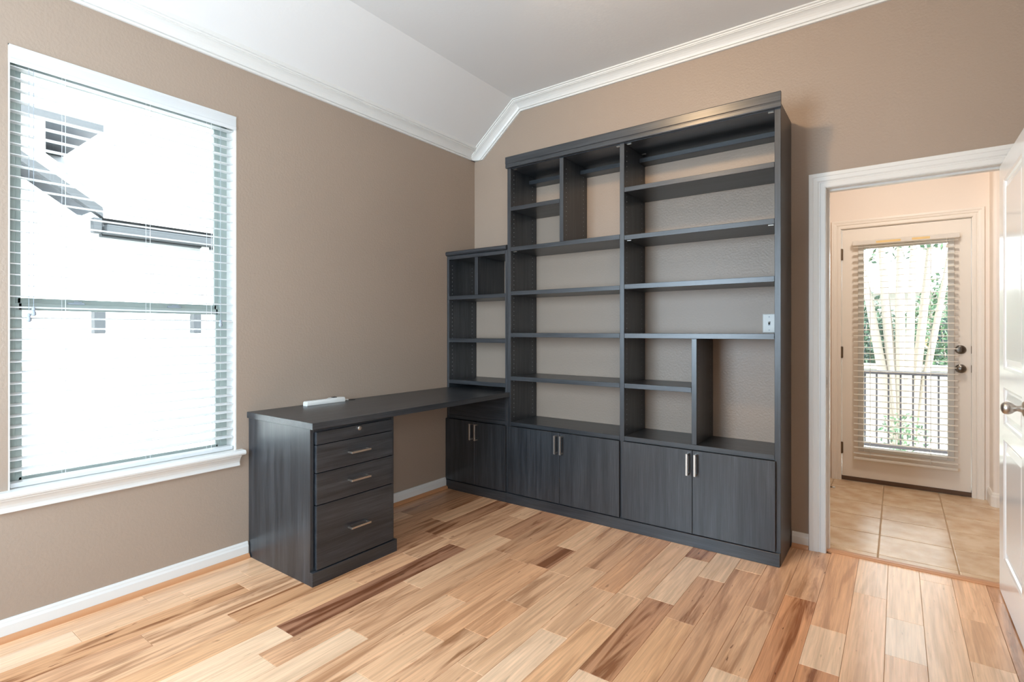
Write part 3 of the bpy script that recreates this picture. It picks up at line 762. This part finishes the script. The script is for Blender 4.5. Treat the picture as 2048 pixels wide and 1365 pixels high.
# ------------------------------------------------------------------ outside, left: neighbouring house
gr = B('ground_outside', 'concrete', None, (-40, -.16, -30, 40, -.9, -.45), (-.16, 30, 4.4, 40, -.9, -.45), (-.16, 30, -30, YF - .2, -.9, -.45), bev=0, origin=(0, 0, 0))
tag(gr, 'pale ground around the house seen through the glass', 'ground', kind='structure')
hs = thing('house', (-6.0, -1.5, -.45), 'pale neighbouring house with dark gutters outside the left window', 'house')
B('wall', 'stucco', hs, (-8.5, -4.25, -1.50, 4.5, -.45, 2.32), bev=0)
B('wall', 'stucco', hs, (-8.5, -4.25, -8.0, -1.50, -.45, 2.50), bev=0)
bm = bmesh.new()   # gable wall above the left wing
loft(bm, [[(x, -1.50, 2.45), (x, -8.0, 2.45), (x, -4.75, 4.65)] for x in (-4.30, -8.5)], closed=True)
finish('gable', bm, 'stucco', hs)
B('gutter', 'fascia', hs, (-4.12, -3.94, -1.42, 4.5, 2.30, 2.39), bev=.01)
B('fascia_board', 'fascia', hs, (-4.20, -4.12, -1.42, 4.5, 2.28, 2.50), bev=.004)
bm = bmesh.new()   # sloping roof above the gutter
loft(bm, [[(-4.05, y_, 2.47), (-4.05, y_, 2.51), (-8.4, y_, 4.3), (-8.4, y_, 4.2)] for y_ in (-1.42, 4.5)], closed=True)
finish('roof', bm, 'shingle', hs)
bm = bmesh.new()   # rake boards falling to the eave corner
for dz, x0_, x1_ in ((0.0, -4.00, -4.10),):
    loft(bm, [[(x, -1.44, 2.47 + dz), (x, -1.44, 2.57 + dz), (x, -4.75, 4.76 + dz), (x, -4.75, 4.66 + dz)] for x in (x0_, x1_)], closed=True)
finish('rake_board', bm, 'fascia', hs)
bm = bmesh.new()
loft(bm, [[(x, -1.36, 2.63), (x, -1.36, 2.67), (x, -4.75, 4.93), (x, -4.75, 4.89)] for x in (-4.03, -8.5)], closed=True)
finish('roof', bm, 'shingle', hs)
B('eave_return', 'fascia', hs, (-4.12, -4.02, -1.52, -1.44, 2.30, 2.46), bev=.006)
B('wall', 'stucco', hs, (-8.4, -5.9, -3.2, -1.5, 2.6, 3.93), bev=0)
B('fascia_board', 'fascia', hs, (-5.75, -5.68, -3.6, -.95, 3.90, 4.02), bev=.004)
B('soffit', 'fascia', hs, (-8.5, -5.76, -3.6, -.95, 3.93, 3.95), bev=0)
B('roof', 'shingle', hs, (-8.5, -5.66, -3.65, -.92, 4.022, 4.06), bev=0)
for y, za, zb in ((-.36, .3, 2.30),):
    bm = bmesh.new(); box(bm, -4.16, -4.08, y - .04, y + .04, za, zb, bev=.008); finish('downspout', bm, 'shingle', hs)
for y in (-1.43, -.43):
    B('wall_lantern', 'fascia', hs, (-4.24, -4.12, y - .05, y + .05, 1.22, 1.46), (-4.20, -4.15, y - .065, y + .065, 1.455, 1.49), bev=.006)
fe = thing('fence', (-3.1, -2.4, -.45), 'low pale board fence with tan cap outside the left window', 'fence')
for k in range(8):
    B('fence_board', 'stucco', fe, (-3.62, -3.60, -2.55 + .14 * k, -2.42 + .14 * k, -.45, .885), bev=.003)
B('fence_cap', 'fence_wood', fe, (-3.66, -3.56, -2.55, -1.43, .886, .916), bev=.003)
B('fence_rail', 'fence_wood', fe, (-3.66, -3.62, -2.55, -1.43, .50, .58), bev=.003)

# ------------------------------------------------------------------ outside the hall door: deck, railing, tree, shrubs, house
dkk = B('deck', 'concrete', None, (1.2, 5.0, HY + .16, 3.35, -.20, -.03), bev=.005)
tag(dkk, 'pale concrete balcony slab outside the glazed hall door', 'deck', kind='structure')
rl = thing('railing', (2.9, 3.2, -.03), 'dark iron balcony railing outside the glazed hall door', 'railing')
B('top_rail', 'iron', rl, (1.3, 4.9, 3.18, 3.22, .800, .838), bev=.004)
B('bottom_rail', 'iron', rl, (1.3, 4.9, 3.185, 3.215, .05, .08), bev=.003)
fb = None
for k in range(36):
    x = 1.325 + .0997 * k
    if fb is None:
        fb = B('baluster', 'iron', rl, (x - .008, x + .008, 3.192, 3.208, .08, .80), bev=.001)
    else: copy(fb, fb.location + Vector((.0997 * k, 0, 0)), rl)
for x in (1.3, 4.9):
    B('post', 'iron', rl, (x - .022, x + .022, 3.178, 3.222, -.03, .86), bev=.003)

def leaves(name, parent, n_, cx, cy, cz, rx, ry, rz, s, m, seed):
    rd = random.Random(seed); V, Fc = [], []
    for i in range(n_):
        while True:
            p = Vector((rd.uniform(-1, 1), rd.uniform(-1, 1), rd.uniform(-1, 1)))
            if p.length < 1: break
        p = p * (.55 + .45 * rd.random()) if p.length < .5 else p
        c = Vector((cx + p.x * rx, cy + p.y * ry, cz + p.z * rz))
        a = Vector((rd.gauss(0, 1), rd.gauss(0, 1), rd.gauss(0, 1))).normalized(); b = a.orthogonal().normalized()
        L_ = s * rd.uniform(.6, 1.3); k = len(V)
        V += [c - a * L_, c + b * L_ * .45, c + a * L_, c - b * L_ * .45]; Fc.append((k, k + 1, k + 2, k + 3))
    me = bpy.data.meshes.new(name); me.from_pydata([tuple(v) for v in V], [], Fc); me.materials.append(M[m])
    o = bpy.data.objects.new(name, me); C.objects.link(o)
    if parent: o.parent = parent; o.location = -parent.location
    return o

tr = thing('tree', (3.0, 6.0, -.45), 'pale many-stemmed tree beyond the balcony railing', 'tree')
rd = random.Random(5)
for i, (xt, zt, bend) in enumerate(((2.50, 2.6, -.10), (2.72, 3.0, -.05), (2.90, 3.2, .03), (3.05, 3.3, .05), (3.22, 3.1, .10), (3.42, 3.0, .16))):
    bm = bmesh.new(); x0_ = 2.98 + (i - 2.5) * .05; y0_ = 6.0 + rd.uniform(-.12, .12); rad = rd.uniform(.05, .085)
    P_ = [Vector((x0_, y0_, -.45)), Vector((x0_ + (xt - x0_) * .35, y0_ + .02, .55)), Vector((x0_ + (xt - x0_) * .72 + bend * .3, y0_ + .05, 1.6)), Vector((xt + bend, y0_ + .1, zt))]
    for a, b, r0, r1 in zip(P_, P_[1:], (rad, rad * .85, rad * .7), (rad * .85, rad * .7, rad * .42)): cyl(bm, a, b, r0, r1, seg=12)
    finish('trunk', bm, 'bark', tr, smooth=True)
leaves('foliage', tr, 900, 2.95, 6.2, 3.0, 1.2, .9, .75, .055, 'leaf', 11)
for i, (x, y, z, rx, rz, m, lab) in enumerate(((2.18, 8.2, 1.1, .75, 1.0, 'leaf_dark', 'dark green shrub left of the pale tree trunks'), (3.75, 8.0, 1.15, .8, 1.25, 'leaf', 'tall green shrub right of the pale tree trunks'), (3.0, 9.3, .75, .6, .7, 'leaf_dark', 'low dark shrub behind the pale tree trunks'))):
    sh = thing('shrub', (x, y, -.45), lab, 'shrub', 'shrubs beyond the balcony')
    bm = bmesh.new()
    for j in range(5): cyl(bm, (x + .04 * (j - 2), y, -.45), (x + rx * .35 * (j - 2) / 2, y + .1 * (j % 2), z + rz * .3), .02, .008, seg=6)
    finish('stems', bm, 'bark', sh)
    leaves('foliage', sh, 2600, x, y, z, rx, .6, rz, .05, m, 20 + i)
    if i < 2:
        leaves('blossom', sh, 10, x + (.45 if i == 0 else -.4), y - .55, 1.05, .12, .05, .12, .035, 'flower', 40 + i)
ls = thing('shrub', (2.95, 4.6, -.45), 'small sparse shrub just behind the railing bars', 'shrub', 'shrubs beyond the balcony')
bm = bmesh.new()
for j in range(5): cyl(bm, (2.95, 4.6, -.45), (2.95 + .09 * (j - 2), 4.6, .0), .01, .005, seg=6)
finish('stems', bm, 'bark', ls); leaves('foliage', ls, 170, 2.95, 4.6, .0, .28, .25, .25, .035, 'leaf', 50)
gw = thing('garden_wall', (3, 7.2, -.45), 'low pale garden wall behind the tree', 'wall')
B('masonry', 'garden_render', gw, (.5, 6.0, 7.1, 7.3, -.45, .62), bev=.01)
B('coping', 'concrete', gw, (.45, 6.05, 7.05, 7.35, .62, .70), bev=.01)
h2 = thing('house.001', (2.8, 13, -.45), 'pale house with dark window seen through the hall door', 'house')
B('wall', 'garden_render', h2, (-1.5, 8.0, 12.0, 15.0, -.45, 2.2), bev=0)
bm = bmesh.new(); loft(bm, [[(x, 11.5, 2.15), (x, 11.5, 2.28), (x, 13.5, 3.6), (x, 15.5, 2.28), (x, 15.5, 2.15)] for x in (-2.0, 8.5)], closed=True)
finish('roof', bm, 'shingle', h2)
wn = B('window', 'bark', h2, (1.75, 2.75, 11.93, 12.0, .25, 1.65), bev=.01)
B('pane', 'winglass_dark', wn, (1.85, 2.65, 11.91, 11.94, .35, 1.55), bev=0)
wn = B('window', 'bark', h2, (3.45, 4.05, 11.93, 12.0, .25, 1.65), bev=.01)
B('pane', 'winglass_dark', wn, (3.53, 3.97, 11.91, 11.94, .35, 1.55), bev=0)
